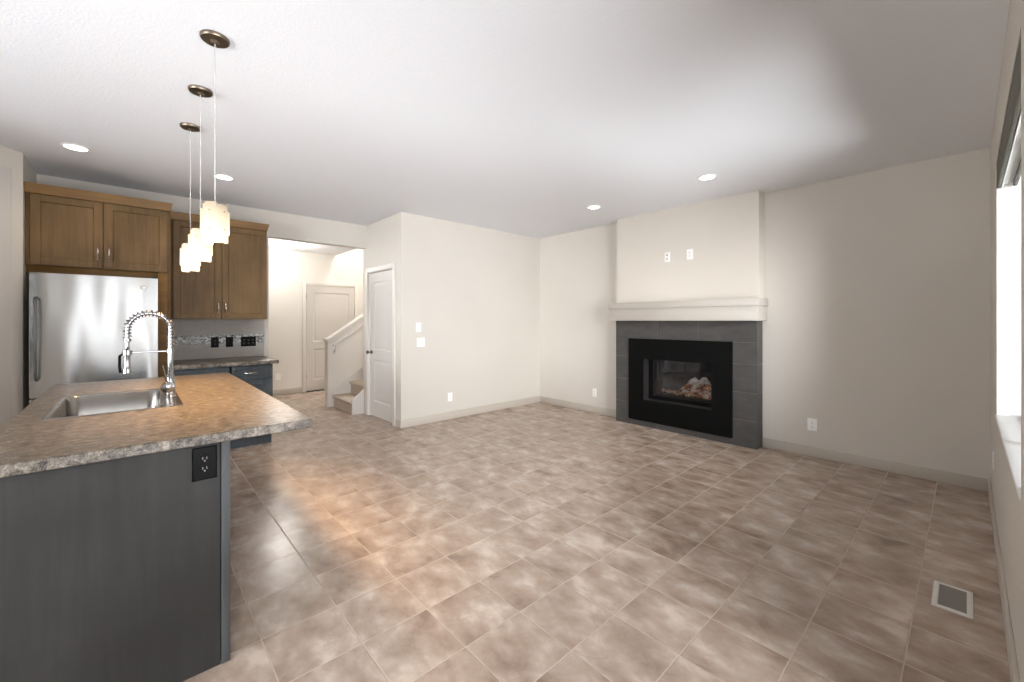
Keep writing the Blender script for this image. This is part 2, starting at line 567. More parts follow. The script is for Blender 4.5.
# window wall: living-room window, patio door beside the camera
WY0, WY1, WZ0, WZ1 = 2.25, 4.105, 0.752, 2.372
PY0, PY1, PZ1 = -0.60, 1.70, 2.20
w = MB()
XO = XW + 0.16
w.box(XW, XO, WY1, YF + 0.12, 0, CEIL)
w.box(XW, XO, WY0, WY1, 0, WZ0); w.box(XW, XO, WY0, WY1, WZ1, CEIL)
w.box(XW, XO, PY1, WY0, 0, CEIL)
w.box(XW, XO, PY0, PY1, PZ1, CEIL)
w.box(XW, XO, -3.8, PY0, 0, CEIL)
struct('wall_window', w, M['wall'])
w = MB()
w.box(-4.0, -3.7, -3.72, -3.6, 0, CEIL); w.box(-0.15, XW, -3.72, -3.6, 0, CEIL)
w.box(-3.7, -0.15, -3.72, -3.6, 2.2, CEIL); w.box(-3.7, -0.15, -3.72, -3.6, 0, 0.1)
struct('wall_south', w, M['wall'])

def window(n, frame_boxes, pane_box, sill=None):
    f = MB()
    for b in frame_boxes: f.box(*b, bev=0.004)
    o = struct('window_%d' % n, f, M['trim'])
    p = MB().box(*pane_box); g = p.build('pane', M['glass'], o)
    g['kind'] = 'structure'
    if sill:
        s_ = MB().box(*sill, bev=0.004).build('window_sill', M['white'], o); s_['kind'] = 'structure'
    return o
fx0, fx1 = XW + 0.105, XW + 0.155
window(1, [(fx0, fx1, WY0, WY1, WZ0, WZ0 + 0.02), (fx0, fx1, WY0, WY1, WZ1 - 0.06, WZ1),
           (fx0, fx1, WY0, WY0 + 0.06, WZ0, WZ1), (fx0, fx1, WY1 - 0.012, WY1, WZ0, WZ1),
           (fx0, fx1, 3.15, 3.21, WZ0, WZ1)],
       (fx0 + 0.02, fx0 + 0.028, WY0 + 0.05, WY1 - 0.010, WZ0 + 0.015, WZ1 - 0.05),
       (XW - 0.004, fx0, WY0, WY1, WZ0 - 0.012, WZ0 + 0.003))
window(2, [(fx0, fx1, PY0, PY1, 0.0, 0.09), (fx0, fx1, PY0, PY1, PZ1 - 0.09, PZ1),
           (fx0, fx1, PY0, PY0 + 0.09, 0, PZ1), (fx0, fx1, PY1 - 0.09, PY1, 0, PZ1), (fx0, fx1, 0.50, 0.60, 0, PZ1)],
       (fx0 + 0.02, fx0 + 0.028, PY0 + 0.05, PY1 - 0.05, 0.05, PZ1 - 0.05))
window(3, [(-3.7, -0.15, -3.70, -3.65, 0.1, 0.17), (-3.7, -0.15, -3.70, -3.65, 2.13, 2.2),
           (-3.7, -3.63, -3.70, -3.65, 0.1, 2.2), (-0.22, -0.15, -3.70, -3.65, 0.1, 2.2), (-2.0, -1.9, -3.70, -3.65, 0.1, 2.2)],
       (-3.65, -0.2, -3.68, -3.672, 0.12, 2.18))
# white return of the window opening at its far side, whitened for the window light flooding it
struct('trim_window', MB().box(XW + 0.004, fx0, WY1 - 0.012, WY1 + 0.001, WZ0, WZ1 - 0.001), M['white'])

# baseboards
def baseboard(name, *runs):
    b = MB()
    for (x0, x1, y0, y1) in runs:
        b.box(x0, x1, y0, y1, 0, 0.104, bev=0.004)
    struct(name, b, M['base'])
BT = 0.014
baseboard('baseboard_back', (XB, XB + BT, YP - BT, YF))
baseboard('baseboard_fireplace', (XB + BT, BX0 - 0.002, YF - BT, YF), (BX1 - 0.011, XW - BT, YF - BT, YF))
baseboard('baseboard_window', (XW - BT, XW, PY1 + 0.1, YF))
baseboard('baseboard_pantry', (-4.945, XB, YP - BT, YP))
baseboard('baseboard_hall', (XH, XH + BT, -1.08, 2.36), (XH, XH + BT, 3.41, 4.5))

# ------------------------------------------------------------------ interior doors
def panel_door(name, mat4, u0, u1, v0, v1, t=0.035):
    d = MB(mat4)
    d.box(u0, u1, v0, v1, -t, -0.014, bev=0.001)
    W = u1 - u0
    st = 0.115 if W > 0.7 else 0.095
    zt, z2, z1, zb = v1 - 0.125, v0 + 0.93, v0 + 0.80, v0 + 0.20
    for b in ((u0, u0 + st, v0, v1), (u1 - st, u1, v0, v1), (u0 + st, u1 - st, zt, v1),
              (u0 + st, u1 - st, z1, z2), (u0 + st, u1 - st, v0, zb)):
        d.box(b[0], b[1], b[2], b[3], -0.014, 0.0)
    for (a, b) in ((zb, z1), (z2, zt)):
        d.ring(u0 + st, u1 - st, a, b, [(0, 0.0), (0.006, -0.002), (0.018, -0.012), (0.030, -0.012), (0.055, -0.003), (0.060, -0.003)])
    o = d.build(name, mat)if False else d.build(name, M['door'])
    o['kind'] = 'structure'
    return o
def casing(name, mat4, u0, u1, vtop, wd=0.068, t=0.016):
    c = MB(mat4)
    c.box(u0 - wd, u0, 0, vtop + wd, 0, t, bev=0.005)
    c.box(u1, u1 + wd, 0, vtop + wd, 0, t, bev=0.005)
    c.box(u0, u1, vtop, vtop + wd, 0, t, bev=0.005)
    return struct(name, c, M['trim'])

d1 = panel_door('door_1', face_my(YP + 0.022), DP0 + 0.012, DP1 - 0.012, 0.012, 2.032)
casing('trim_1', face_my(YP), DP0 + 0.004, DP1 - 0.004, DTOP - 0.004)
struct('trim_jamb', MB().box(DP0, DP0 + 0.010, YP, YP + 0.12, 0, DTOP).box(DP1 - 0.010, DP1, YP, YP + 0.12, 0, DTOP).box(DP0, DP1, YP, YP + 0.12, DTOP - 0.010, DTOP), M['trim'])
k = MB(face_my(YP + 0.022))
k.lathe([(0.026, 0.0), (0.026, 0.008), (0.010, 0.012), (0.009, 0.045), (0.020, 0.05), (0.027, 0.062), (0.024, 0.076), (0.004, 0.082)], c=(DP0 + 0.072, 0.91, 0), seg=20)
k.build('door_knob', M['darksteel'], d1)['kind'] = 'structure'
for z in (0.22, 1.05, 1.84):
    hg = MB(face_my(YP + 0.018)).tube([(DP1 - 0.012, z, 0.004), (DP1 - 0.012, z + 0.09, 0.004)], 0.006, 8)
    hg.build('hinge', M['nickel'], d1)['kind'] = 'structure'

d2 = panel_door('door_2', face_px(XH + 0.018), 2.425, 3.345, 0.02, 2.03)
casing('trim_2', face_px(XH), 2.42, 3.35, 2.035, t=0.028)
for z in (0.25, 1.78):
    hg = MB(face_px(XH + 0.018)).tube([(2.423, z, 0.006), (2.423, z + 0.09, 0.006)], 0.007, 8)
    hg.build('hinge', M['nickel'], d2)['kind'] = 'structure'
struct('trim_threshold', MB().box(XH, XH + 0.04, 2.42, 3.35, 0, 0.018), M['darkbody'])

# the angled wall beside the fridge carries a tall cased opening with a pale panel
a = Vector((-5.205, -0.672, 0)); dr = Vector((1, -1, 0)).normalized(); nr = Vector((1, 1, 0)).normalized()
DG = Matrix(((dr.x, 0, nr.x, a.x), (dr.y, 0, nr.y, a.y), (0, 1, 0, 0), (0, 0, 0, 1)))
c = MB(DG)
c.box(0.072, 0.080, 0, 2.585, 0, 0.006); c.box(0.080, 0.98, 2.577, 2.585, 0, 0.006); c.box(0.98, 0.988, 0, 2.585, 0, 0.006)
struct('trim_3', c, M['wall'])
struct('door_3', MB(DG).box(0.080, 0.98, 0.01, 2.577, 0, 0.003), M['door'])

# ------------------------------------------------------------------ stairs beyond the pantry
SX0, SX1 = -6.75, -5.985
RISE, RUN, SY = 0.19, 0.27, 2.33
stairs = thing('staircase', (-6.37, SY, 0), 'beige carpeted staircase rising behind the pantry wall from the hall', 'stairs')
for i in range(8):
    y0, z1 = SY + RUN * i, RISE * (i + 1)
    z0 = RISE * i
    prof = [(y0, z0), (y0, z1 - 0.055), (y0 - 0.014, z1 - 0.045), (y0 - 0.026, z1 - 0.028), (y0 - 0.024, z1 - 0.010),
            (y0 - 0.012, z1), (y0 + RUN + 0.001, z1), (y0 + RUN + 0.001, z0)]
    MB().prism(prof, 'x', SX0 + 0.016, SX1 - 0.001).build('step', M['carpet'], stairs)
sl = RISE / RUN
MB().prism([(SY - 0.03, 0), (SY - 0.03, 0.23), (SY + 0.01, 0.265), (4.49, 0.265 + sl * (4.48 - SY)), (4.49, 0.0)], 'x', SX0 + 0.001, SX0 + 0.015).build('skirt_board', M['trim'], stairs)
MB().prism([(SY - 0.012, 0), (SY - 0.012, 0.215), (SY + 0.05, 0.25), (YP - 0.002, 0.25 + sl * 0.14), (YP - 0.002, 0.0)], 'x', SX1, SX1 + 0.03).build('skirt_board', M['trim'], stairs)
# half wall on the hall side
w = MB()
w.prism([(2.255, 0), (2.255, 1.035), (4.49, 1.035 + 0.665 * (4.49 - 2.255)), (4.49, 0)], 'x', SX0 - 0.115, SX0)
struct('wall_stair', w, M['hall'])
w = MB()
cz = lambda y: 1.040 + 0.665 * (y - 2.255)
w.prism([(2.215, cz(2.255) - 0.004), (2.215, cz(2.255) + 0.034), (2.27, cz(2.27) + 0.036), (4.49, cz(4.49) + 0.036), (4.49, cz(4.49)), (2.255, cz(2.255))], 'x', SX0 - 0.145, SX0 + 0.030)
w.box(SX0 - 0.125, SX0 + 0.006, 2.243, 2.2545, 0, 1.03)
w.prism([(2.245, cz(2.255) - 0.055), (2.245, cz(2.255) - 0.002), (4.49, cz(4.49) - 0.002), (4.49, cz(4.49) - 0.055)], 'x', SX0, SX0 + 0.012)
struct('trim_stair', w, M['trim'])
hr = thing('handrail', (SX0 + 0.065, 2.36, 0.94), 'white sloping handrail fixed to the half wall above the carpeted steps', 'handrail')
hz = lambda y: cz(y) - 0.105
path = [(SX0 + 0.065, y, hz(y)) for y in (2.31, 2.6, 3.0, 3.5, 4.3)]
MB().tube(path, 0.021, 10).build('rail', M['trim'], hr)
for y in (2.345, 3.4):
    b = MB().tube([(SX0 + 0.065, y, hz(y) - 0.015), (SX0 + 0.062, y, hz(y) - 0.075), (SX0 + 0.045, y, hz(y) - 0.115), (SX0 + 0.010, y, hz(y) - 0.125)], 0.010, 8)
    b.box(SX0 + 0.001, SX0 + 0.010, y - 0.024, y + 0.024, hz(y) - 0.165, hz(y) - 0.085, bev=0.002)
    b.build('bracket', M['trim'], hr)

# ------------------------------------------------------------------ fireplace
TX0, TX1, YT, TZ = -3.214, -1.487, 4.841, 1.358
PX0, PX1, PZ0, PZT = -3.005, -1.727, 0.075, 1.127         # black plate
fp = thing('fireplace', (-2.35, YT, 0), 'gas fireplace with black metal frame and dark grey tile surround', 'fireplace')
t = MB()
def holed(mb, x0, x1, z0, z1, hx0, hx1, hz0, hz1, y0, y1):
    mb.box(x0, hx0, y0, y1, z0, z1); mb.box(hx1, x1, y0, y1, z0, z1)
    mb.box(hx0, hx1, y0, y1, z0, hz0); mb.box(hx0, hx1, y0, y1, hz1, z1)
holed(t, TX0 + 0.004, TX1 - 0.004, 0, TZ - 0.001, FX0 - 0.02, FX1 + 0.02, FZ0 - 0.02, FZ1 + 0.02, YT + 0.003, YB - 0.001)
t.build('grout_bed', M['grout'], fp)
t = MB()
g = 0.0022
def tl(x0, x1, z0, z1):
    t.box(x0 + g, x1 - g, YT, YB - 0.001, z0 + g, z1 - g, bev=0.0012, seg=1)
JZ = [0.0, 0.288, 0.586, 0.890, TZ]
for a_, b_ in zip(JZ, JZ[1:-1]):
    tl(TX0, PX0 + 0.02, a_, b_); tl(PX1 - 0.02, TX1, a_, b_)
tl(TX0, PX0 + 0.02, 0.890, 1.125); tl(PX1 - 0.02, TX1, 0.890, 1.125)
XS = [TX0, -2.612, -2.103, TX1]
for a_, b_ in zip(XS, XS[1:]):
    tl(a_, b_, 1.125, TZ)
XS = [PX0 + 0.02, -2.612, -2.103, PX1 - 0.02]
for a_, b_ in zip(XS, XS[1:]):
    tl(a_, b_, 0.0, PZ0 + 0.03)
t.build('tile_surround', M['tile'], fp)
for xs, xe in ((TX0 + 0.0005, BX0 - 0.0005), (BX1 - 0.025, BX1 - 0.013)):
    s_ = MB()
    for a_, b_ in zip(JZ, JZ[1:]):
        s_.box(xs, xe, YT + 0.001, YF - 0.001, a_ + g, b_ - g)
    s_.build('side_tiles', M['tile'], fp)
f = MB()
holed(f, PX0, PX1, PZ0, PZT, FX0, FX1, FZ0, FZ1, YT - 0.024, YT - 0.0005)
f.build('metal_frame', M['blackmetal'], fp)
f = MB()      # narrow return into the opening
d0, d1_ = YT - 0.024, 4.965
f.box(FX0 - 0.012, FX0, d0 + 0.024, d1_, FZ0, FZ1); f.box(FX1, FX1 + 0.012, d0 + 0.024, d1_, FZ0, FZ1)
f.box(FX0 - 0.012, FX1 + 0.012, d0 + 0.024, d1_, FZ1, FZ1 + 0.012); f.box(FX0 - 0.012, FX1 + 0.012, d0 + 0.024, d1_, FZ0 - 0.012, FZ0)
f.build('frame_return', M['darkbody'], fp)
f = MB()
holed(f, FX0, FX1, FZ0, FZ1, FX0 + 0.045, FX1 - 0.012, FZ0 + 0.05, FZ1 - 0.02, 4.965, 4.985)
f.build('glass_frame', M['blackmetal'], fp)
MB().box(FX0 + 0.03, FX1 - 0.008, 4.973, 4.977, FZ0 + 0.04, FZ1 - 0.015).build('glass_front', M['fireglass'], fp)
YE = 5.36
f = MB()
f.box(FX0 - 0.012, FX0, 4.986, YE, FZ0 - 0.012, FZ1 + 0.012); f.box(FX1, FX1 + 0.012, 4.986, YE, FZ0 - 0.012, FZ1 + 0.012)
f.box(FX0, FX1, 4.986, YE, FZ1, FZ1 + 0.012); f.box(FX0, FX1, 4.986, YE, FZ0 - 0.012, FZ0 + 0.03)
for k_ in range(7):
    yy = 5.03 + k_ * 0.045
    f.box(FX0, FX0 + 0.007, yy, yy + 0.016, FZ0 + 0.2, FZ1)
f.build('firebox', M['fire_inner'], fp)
f = MB()
f.box(FX0 - 0.012, FX1 + 0.012, YE, YE + 0.012, FZ0 - 0.012, FZ1 + 0.012)
f.box(FX0 + 0.30, FX0 + 0.305, YE - 0.01, YE, FZ0, FZ1)
f.build('firebox_back', M['fire_back'], fp)
f = MB()
f.box(FX0 + 0.06, FX1 - 0.03, 5.03, 5.30, FZ0 + 0.031, FZ0 + 0.055, bev=0.008)
f.build('burner_tray', M['blackmetal'], fp)
rock = MB()
for i in range(70):
    x, y = random.uniform(FX0 + 0.09, FX1 - 0.06), random.uniform(5.05, 5.26)
    r = random.uniform(0.010, 0.022)
    mm = Matrix.Translation((x, y, FZ0 + 0.052 + r * 0.5)) @ Matrix.Rotation(random.random() * 3, 4, 'Z') @ Matrix.Diagonal((1, random.uniform(.7, 1.2), random.uniform(.5, .9), 1))
    bmesh.ops.create_icosphere(rock.bm, subdivisions=1, radius=r, matrix=mm)
ro = rock.build('lava_rocks', M['ember'], fp); ro['kind'] = 'stuff'

def gas_log(p0, p1, r, label, branch=None):
    p0, p1 = Vector(p0), Vector(p1)
    n = 9
    pts, rs = [], []
    for i in range(n):
        f_ = i / (n - 1)
        p = p0.lerp(p1, f_)
        p.z += 0.012 * math.sin(f_ * PI) + random.uniform(-.005, .005)
        p.y += random.uniform(-.007, .007)
        pts.append(p); rs.append(r * random.uniform(0.82, 1.12) * (0.92 if i in (0, n - 1) else 1))
    m = MB().tube(pts, rs, 12)
    if branch:
        b0, b1, br = branch
        m.tube([Vector(b0), (Vector(b0) + Vector(b1)) / 2 + Vector((0, 0, 0.008)), Vector(b1)], [br, br * 0.9, br * 0.75], 9)
    for v in m.bm.verts:
        v.co += Vector((random.uniform(-1, 1), random.uniform(-1, 1), random.uniform(-1, 1))) * 0.0035
    o = m.build('gas_log', M['log'])
    tag(o, label, 'log', 'ceramic logs in the fireplace')
FB = FZ0 + 0.098
gas_log((-2.70, 5.15, FB), (-2.44, 5.06, FB - 0.005), 0.024, 'short thin pale ceramic log lying away from the main log pile')
gas_log((-2.42, 5.22, FB + 0.02), (-1.99, 5.24, FB + 0.03), 0.040, 'thick charred ceramic log along the back of the pile')
gas_log((-2.36, 5.07, FB), (-2.02, 5.06, FB), 0.032, 'ceramic log lying along the front of the pile')
gas_log((-2.43, 5.07, FB), (-2.27, 5.20, FB + 0.185), 0.034, 'pale grey ceramic log leaning steeply at the pile end near the short thin log',
        ((-2.33, 5.15, FB + 0.12), (-2.26, 5.10, FB + 0.165), 0.018))
gas_log((-2.30, 5.06, FB + 0.03), (-2.16, 5.22, FB + 0.20), 0.036, 'reddish ceramic log leaning in the middle at the top of the pile')
gas_log((-2.24, 5.06, FB + 0.055), (-2.02, 5.13, FB + 0.115), 0.026, 'slim whitish ceramic log lying slantwise across the pile front')
gas_log((-2.10, 5.20, FB + 0.02), (-2.12, 5.10, FB + 0.18), 0.032, 'stubby brown ceramic log standing behind the slanting slim log')
gas_log((-2.04, 5.08, FB), (-1.99, 5.14, FB + 0.15), 0.030, 'knobbly brown ceramic log propped upright at the pile end away from the short thin log',
        ((-2.02, 5.10, FB + 0.06), (-1.975, 5.07, FB + 0.10), 0.016))

mt = thing('mantel_shelf', (-2.3, 4.78, 1.36), 'greige painted wooden mantel shelf above the fireplace', 'mantel')
def u_board(x0, x1, y0, z0, z1, name):
    m = MB()        # wraps round the chimney breast to the wall on both sides
    m.prism([(x0, y0), (x1, y0), (x1, YF - 0.001), (BX1 + 0.001, YF - 0.001), (BX1 + 0.001, YB - 0.001),
             (BX0 - 0.001, YB - 0.001), (BX0 - 0.001, YF - 0.001), (x0, YF - 0.001)], 'z', z0, z1)
    bmesh.ops.bevel(m.bm, geom=[e for e in m.bm.edges], offset=0.0025, segments=2, profile=0.5, affect='EDGES')
    m.build(name, M['mantel'], mt)
u_board(-3.245, -1.432, 4.700, 1.513, 1.592, 'shelf')
u_board(-3.236, -1.442, 4.716, 1.359, 1.5125, 'fascia_board')

# ------------------------------------------------------------------ wall plates
def plate(name, mat4, u, v, w, h, label, cat, kind, body='white', group=None):
    o0 = mat4 @ Vector((u, v, 0))
    t_ = thing(name, o0, label, cat, group)
    p = MB(mat4)
    p.ring(u - w / 2, u + w / 2, v - h / 2, v + h / 2, [(0, 0.0003), (0, 0.003), (0.004, 0.006), (0.005, 0.006)])
    p.build('cover_plate', M[body], t_)
    n = max(1, round(w / 0.06)) if w > 0.09 else 1
    for i in range(n):
        cu = u + (i - (n - 1) / 2) * 0.046
        if kind == 'outlet':
            p = MB(mat4).box(cu - 0.017, cu + 0.017, v - 0.034, v + 0.034, 0.005, 0.0078, bev=0.001, seg=1)
            p.build('receptacle', M[body], t_)
            for dv in (0.019, -0.019):
                sl_ = MB(mat4)
                sl_.box(cu - 0.0075, cu - 0.0050, dv + v - 0.003, dv + v + 0.006, 0.0077, 0.0082)
                sl_.box(cu + 0.0050, cu + 0.0075, dv + v - 0.003, dv + v + 0.006, 0.0077, 0.0082)
                sl_.lathe([(0.0028, 0.0077), (0.0028, 0.0082)], c=(cu, dv + v - 0.009, 0), seg=10)
                sl_.build('socket_slots', M['slot'] if body == 'white' else M['grille'], t_)  # on black outlets the glints are painted in as grey slots
        elif kind == 'switch':
            p = MB(mat4)
            p.loft([[(cu - 0.016, v - 0.033, 0.005), (cu + 0.016, v - 0.033, 0.005), (cu + 0.016, v + 0.033, 0.005), (cu - 0.016, v + 0.033, 0.005)],
                    [(cu - 0.016, v - 0.033, 0.0075), (cu + 0.016, v - 0.033, 0.0075), (cu + 0.016, v + 0.033, 0.011), (cu - 0.016, v + 0.033, 0.011)]])
            p.build('rocker', M[body], t_)
        elif kind == 'coax':
            for dv in (0.022, -0.022):
                p = MB(mat4)
                p.lathe([(0.009, 0.005), (0.009, 0.009), (0.005, 0.009), (0.005, 0.016), (0.001, 0.016)], c=(cu, v + dv, 0), seg=12)
                p.build('jack', M['nickel'], t_)
        elif kind == 'blank':
            p = MB(mat4).box(cu - 0.017, cu + 0.017, v - 0.034, v + 0.034, 0.005, 0.007, bev=0.001, seg=1)
            p.build('insert', M[body], t_)
    return t_
FW, FC, FB_ = face_my(YF), face_my(YB), face_px(XB)
plate('wall_outlet', FC, -2.487, 2.140, 0.072, 0.118, 'white cable outlet above the mantel, farther from the window', 'outlet', 'coax')
plate('wall_outlet', FC, -2.207, 2.142, 0.076, 0.122, 'white power outlet above the mantel, nearer the window', 'outlet', 'outlet')
plate('wall_outlet', FW, -3.695, 0.298, 0.072, 0.118, 'white outlet low on the wall between fireplace and room corner', 'outlet', 'outlet')
plate('wall_outlet', FW, -1.042, 0.318, 0.082, 0.124, 'white outlet low on the wall between fireplace and window', 'outlet', 'outlet')
plate('wall_outlet', FB_, 3.226, 0.303, 0.072, 0.118, 'white outlet low on the long wall beside the pantry door', 'outlet', 'outlet')
plate('wall_outlet', face_mx(XW), -4.368, 0.394, 0.072, 0.118, 'white outlet low on the window wall under the sill', 'outlet', 'outlet')
plate('wall_outlet', face_px(XH), 1.945, 0.330, 0.085, 0.120, 'white outlet low on the far hall wall', 'outlet', 'blank')
plate('light_switch', FB_, 2.737, 1.272, 0.072, 0.118, 'single white switch, upper of the two plates beside the pantry door corner', 'switch', 'switch')
plate('light_switch', FB_, 2.770, 1.076, 0.116, 0.118, 'double white switch plate, lower of two beside the pantry door corner', 'switch', 'switch')

# ------------------------------------------------------------------ kitchen wall
def bow_handle(parent, mat4, u, v, L, vertical=True, w0=0.0):
    h = MB(mat4)
    pts = []
    for i in range(9):
        f_ = i / 8
        a_ = (f_ - 0.5) * L
        out = w0 + 0.010 + 0.020 * math.sin(f_ * PI)
        pts.append((u, v + a_, out) if vertical else (u + a_, v, out))
    h.tube(pts, [0.005, 0.0058, 0.0068, 0.0072, 0.0075, 0.0072, 0.0068, 0.0058, 0.005], 9)
    for f_ in (-0.5, 0.5):
        p = (u, v + f_ * L * 0.96) if vertical else (u + f_ * L * 0.96, v)
        h.tube([(p[0], p[1], w0 - 0.0005), (p[0], p[1], w0 + 0.012)], [0.0085, 0.006], 9)
    return h.build('handle', M['nickel'], parent)
def shaker(name, parent, mat, mat4, u0, u1, v0, v1, st=0.058, t=0.020, rail=None):
    d = MB(mat4)
    r_ = rail or st
    d.box(u0, u1, v0, v1, 0.0005, t - 0.009)
    for b in ((u0, u0 + st, v0, v1), (u1 - st, u1, v0, v1), (u0 + st, u1 - st, v0, v0 + r_), (u0 + st, u1 - st, v1 - r_, v1)):
        d.box(b[0], b[1], b[2], b[3], t - 0.009, t, bev=0.0015, seg=1)
    d.ring(u0 + st, u1 - st, v0 + r_, v1 - r_, [(0, t - 0.002), (0.005, t - 0.0085), (0.006, t - 0.0085)])
    return d.build(name, mat, parent)

# cabinet over the fridge, with the tall gable that boxes the fridge in
fc = thing('overhead_cabinet', (-5.56, -0.20, 1.826), 'brown two-door wall cabinet above the stainless fridge', 'cabinet')
CX = -5.270
MB().box(XK + 0.002, CX, -0.668, 0.2655, 1.826, 2.44, bev=0.001).build('carcass', M['cab'], fc)
cp = [(CX - 0.0, 2.425), (CX + 0.030, 2.425), (CX + 0.034, 2.440), (CX + 0.050, 2.495), (CX + 0.050, 2.503), (CX - 0.05, 2.503), (CX - 0.05, 2.441), (CX, 2.441)]
MB(Matrix.Identity(4)).loft([[(x, -0.671, z) for x, z in cp], [(x, 0.2665 + (0.0 if z < 2.45 else 0.012), z) for x, z in cp]]).build('crown_moulding', M['crown'], fc)
da = shaker('door', fc, M['cab'], face_px(CX), -0.640, -0.208, 1.832, 2.422)
bow_handle(da, face_px(CX), -0.240, 1.955, 0.105, True, 0.020)
db = shaker('door', fc, M['cab'], face_px(CX), -0.201, 0.240, 1.832, 2.422)
bow_handle(db, face_px(CX), -0.167, 1.955, 0.105, True, 0.020)
MB().box(XK + 0.002, CX, 0.2435, 0.2650, 0.0, 1.8255, bev=0.001).build('side_panel', M['cab'], fc)

MB().box(CX - 0.075, CX - 0.055, -0.668, 0.2425, 1.765, 1.8255, bev=0.001).build('filler_board', M['crown'], fc)
MB().box(CX - 0.020, CX - 0.001, 0.172, 0.2430, 0.0, 1.8255, bev=0.001).build('lit_gable_strip', M['crown'], fc)  # added strip of lighter wood, imitates the lamplit inner face of the gable

uc = thing('overhead_cabinet', (-5.70, 0.71, 1.376), 'brown two-door wall cabinet over the short counter by the hall', 'cabinet')
UX = -5.540
MB().box(XK + 0.002, UX, 0.2680, 1.151, 1.376, 2.42, bev=0.001).build('carcass', M['cab'], uc)
cp = [(UX - 0.0, 2.405), (UX + 0.026, 2.405), (UX + 0.030, 2.418), (UX + 0.046, 2.475), (UX + 0.046, 2.482), (UX - 0.05, 2.482), (UX - 0.05, 2.421), (UX, 2.421)]
MB().loft([[(x, 0.2682, z) for x, z in cp], [(x, 1.153 + (0.0 if z < 2.43 else 0.016), z) for x, z in cp]]).build('crown_moulding', M['crown'], uc)
da = shaker('door', uc, M['cab'], face_px(UX), 0.300, 0.711, 1.378, 2.402)
bow_handle(da, face_px(UX), 0.681, 1.497, 0.105, True, 0.020)
db = shaker('door', uc, M['cab'], face_px(UX), 0.717, 1.149, 1.378, 2.402)
bow_handle(db, face_px(UX), 0.748, 1.497, 0.105, True, 0.020)

def base_cab(y0, y1, label):
    b = thing('base_cabinet', (-5.5, (y0 + y1) / 2, 0), label, 'cabinet', 'charcoal base cabinets')
    bx = -5.190
    MB().box(XK + 0.002, bx, y0, y1, 0.10, 0.884, bev=0.001).box(XK + 0.002, bx - 0.06, y0, y1, 0.0, 0.10).build('carcass', M['grey_cab'], b)
    dr_ = shaker('drawer', b, M['grey_cab'], face_px(bx), y0 + 0.004, y1 - 0.004, 0.735, 0.868, st=0.03)
    bow_handle(dr_, face_px(bx), (y0 + y1) / 2 - 0.02, 0.800, 0.105, False, 0.020)
    dd = shaker('door', b, M['grey_cab'], face_px(bx), y0 + 0.004, y1 - 0.004, 0.108, 0.722)
    bow_handle(dd, face_px(bx), y0 + 0.035, 0.62, 0.105, True, 0.020)
base_cab(0.268, 0.738, 'charcoal base cabinet beside the fridge, half hidden by the island')
base_cab(0.752, 1.138, 'charcoal base cabinet with drawer at the hall end')
ct = MB().box(XK + 0.001, -5.130, 0.268, 1.188, 0.8855, 0.925, bev=0.006).build('countertop', M['counter'])
tag(ct, 'short grey laminate countertop under the tiled backsplash', 'countertop')
bs = thing('backsplash', (XK, 0.72, 0.926), 'pale tiled backsplash with a pebble mosaic band', 'backsplash')
MB().box(XK + 0.001, XK + 0.006, 0.268, 1.188, 0.9258, 1.3755).build('grout_bed', M['splashgrout'], bs)
t = MB()
for z0, z1 in ((0.926, 1.088), (1.196, 1.375)):
    y = 0.268
    while y < 1.187:
        y1 = min(y + 0.305, 1.188)
        if z0 < 1.0 and y == 0.268: y1 = 0.39
        if z0 > 1.0 and y == 0.268: y1 = 0.39
        t.box(XK + 0.006, XK + 0.011, y + 0.001, y1 - 0.001, z0 + 0.001, z1 - 0.001, bev=0.0006, seg=1)
        y = y1
t.build('tiles', M['splash'], bs)
MB().box(XK + 0.006, XK + 0.0115, 0.269, 1.187, 1.0895, 1.1945).build('mosaic_band', M['mosaic'], bs)
FKB = face_px(XK + 0.0117)
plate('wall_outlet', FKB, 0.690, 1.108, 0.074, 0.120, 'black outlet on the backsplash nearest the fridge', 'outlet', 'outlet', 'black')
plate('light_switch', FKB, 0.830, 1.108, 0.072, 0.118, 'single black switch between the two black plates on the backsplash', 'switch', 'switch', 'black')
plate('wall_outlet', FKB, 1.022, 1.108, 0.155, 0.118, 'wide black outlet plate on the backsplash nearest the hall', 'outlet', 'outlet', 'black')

# refrigerator
rf = thing('refrigerator', (-5.48, -0.225, 0), 'stainless steel fridge with bottom freezer under the brown cabinet', 'refrigerator')
RX, RY0, RY1 = -5.120, -0.632, 0.166
MB().box(-5.84, RX - 0.075, RY0 + 0.005, RY1 - 0.004, 0.03, 1.738, bev=0.004).box(-5.80, RX - 0.10, RY0 + 0.05, RY1 - 0.05, 0.0, 0.03).build('body', M['greybody'], rf)
def fridge_door(z0, z1, name):
    n = 14
    loop = []
    ys = [RY0 + (RY1 - RY0) * i / n for i in range(n + 1)]
    front = []
    for y in ys:
        f_ = (y - (RY0 + RY1) / 2) / ((RY1 - RY0) / 2)
        front.append((RX - 0.014 * f_ * f_ - (0.010 if abs(f_) > 0.999 else 0), y))
    prof = [(RX - 0.068, RY0)] + front + [(RX - 0.068, RY1)]
    d = MB()
    d.loft([[(x, y, z) for x, y in prof] for z in (z0, z0 + 0.004, z1 - 0.004, z1)])
    return d.build(name, M['steel'], rf)
fd = fridge_door(0.725, 1.753, 'fridge_door')
h = MB()
hy = -0.592
pts = [(RX - 0.012, hy, 1.545), (RX + 0.030, hy, 1.530), (RX + 0.043, hy, 1.44), (RX + 0.050, hy, 1.21), (RX + 0.043, hy, 0.98), (RX + 0.030, hy, 0.885), (RX - 0.012, hy, 0.870)]
h.tube(pts, [0.012, 0.011, 0.010, 0.010, 0.010, 0.011, 0.012], 12)
h.build('handle', M['darksteel'], fd)
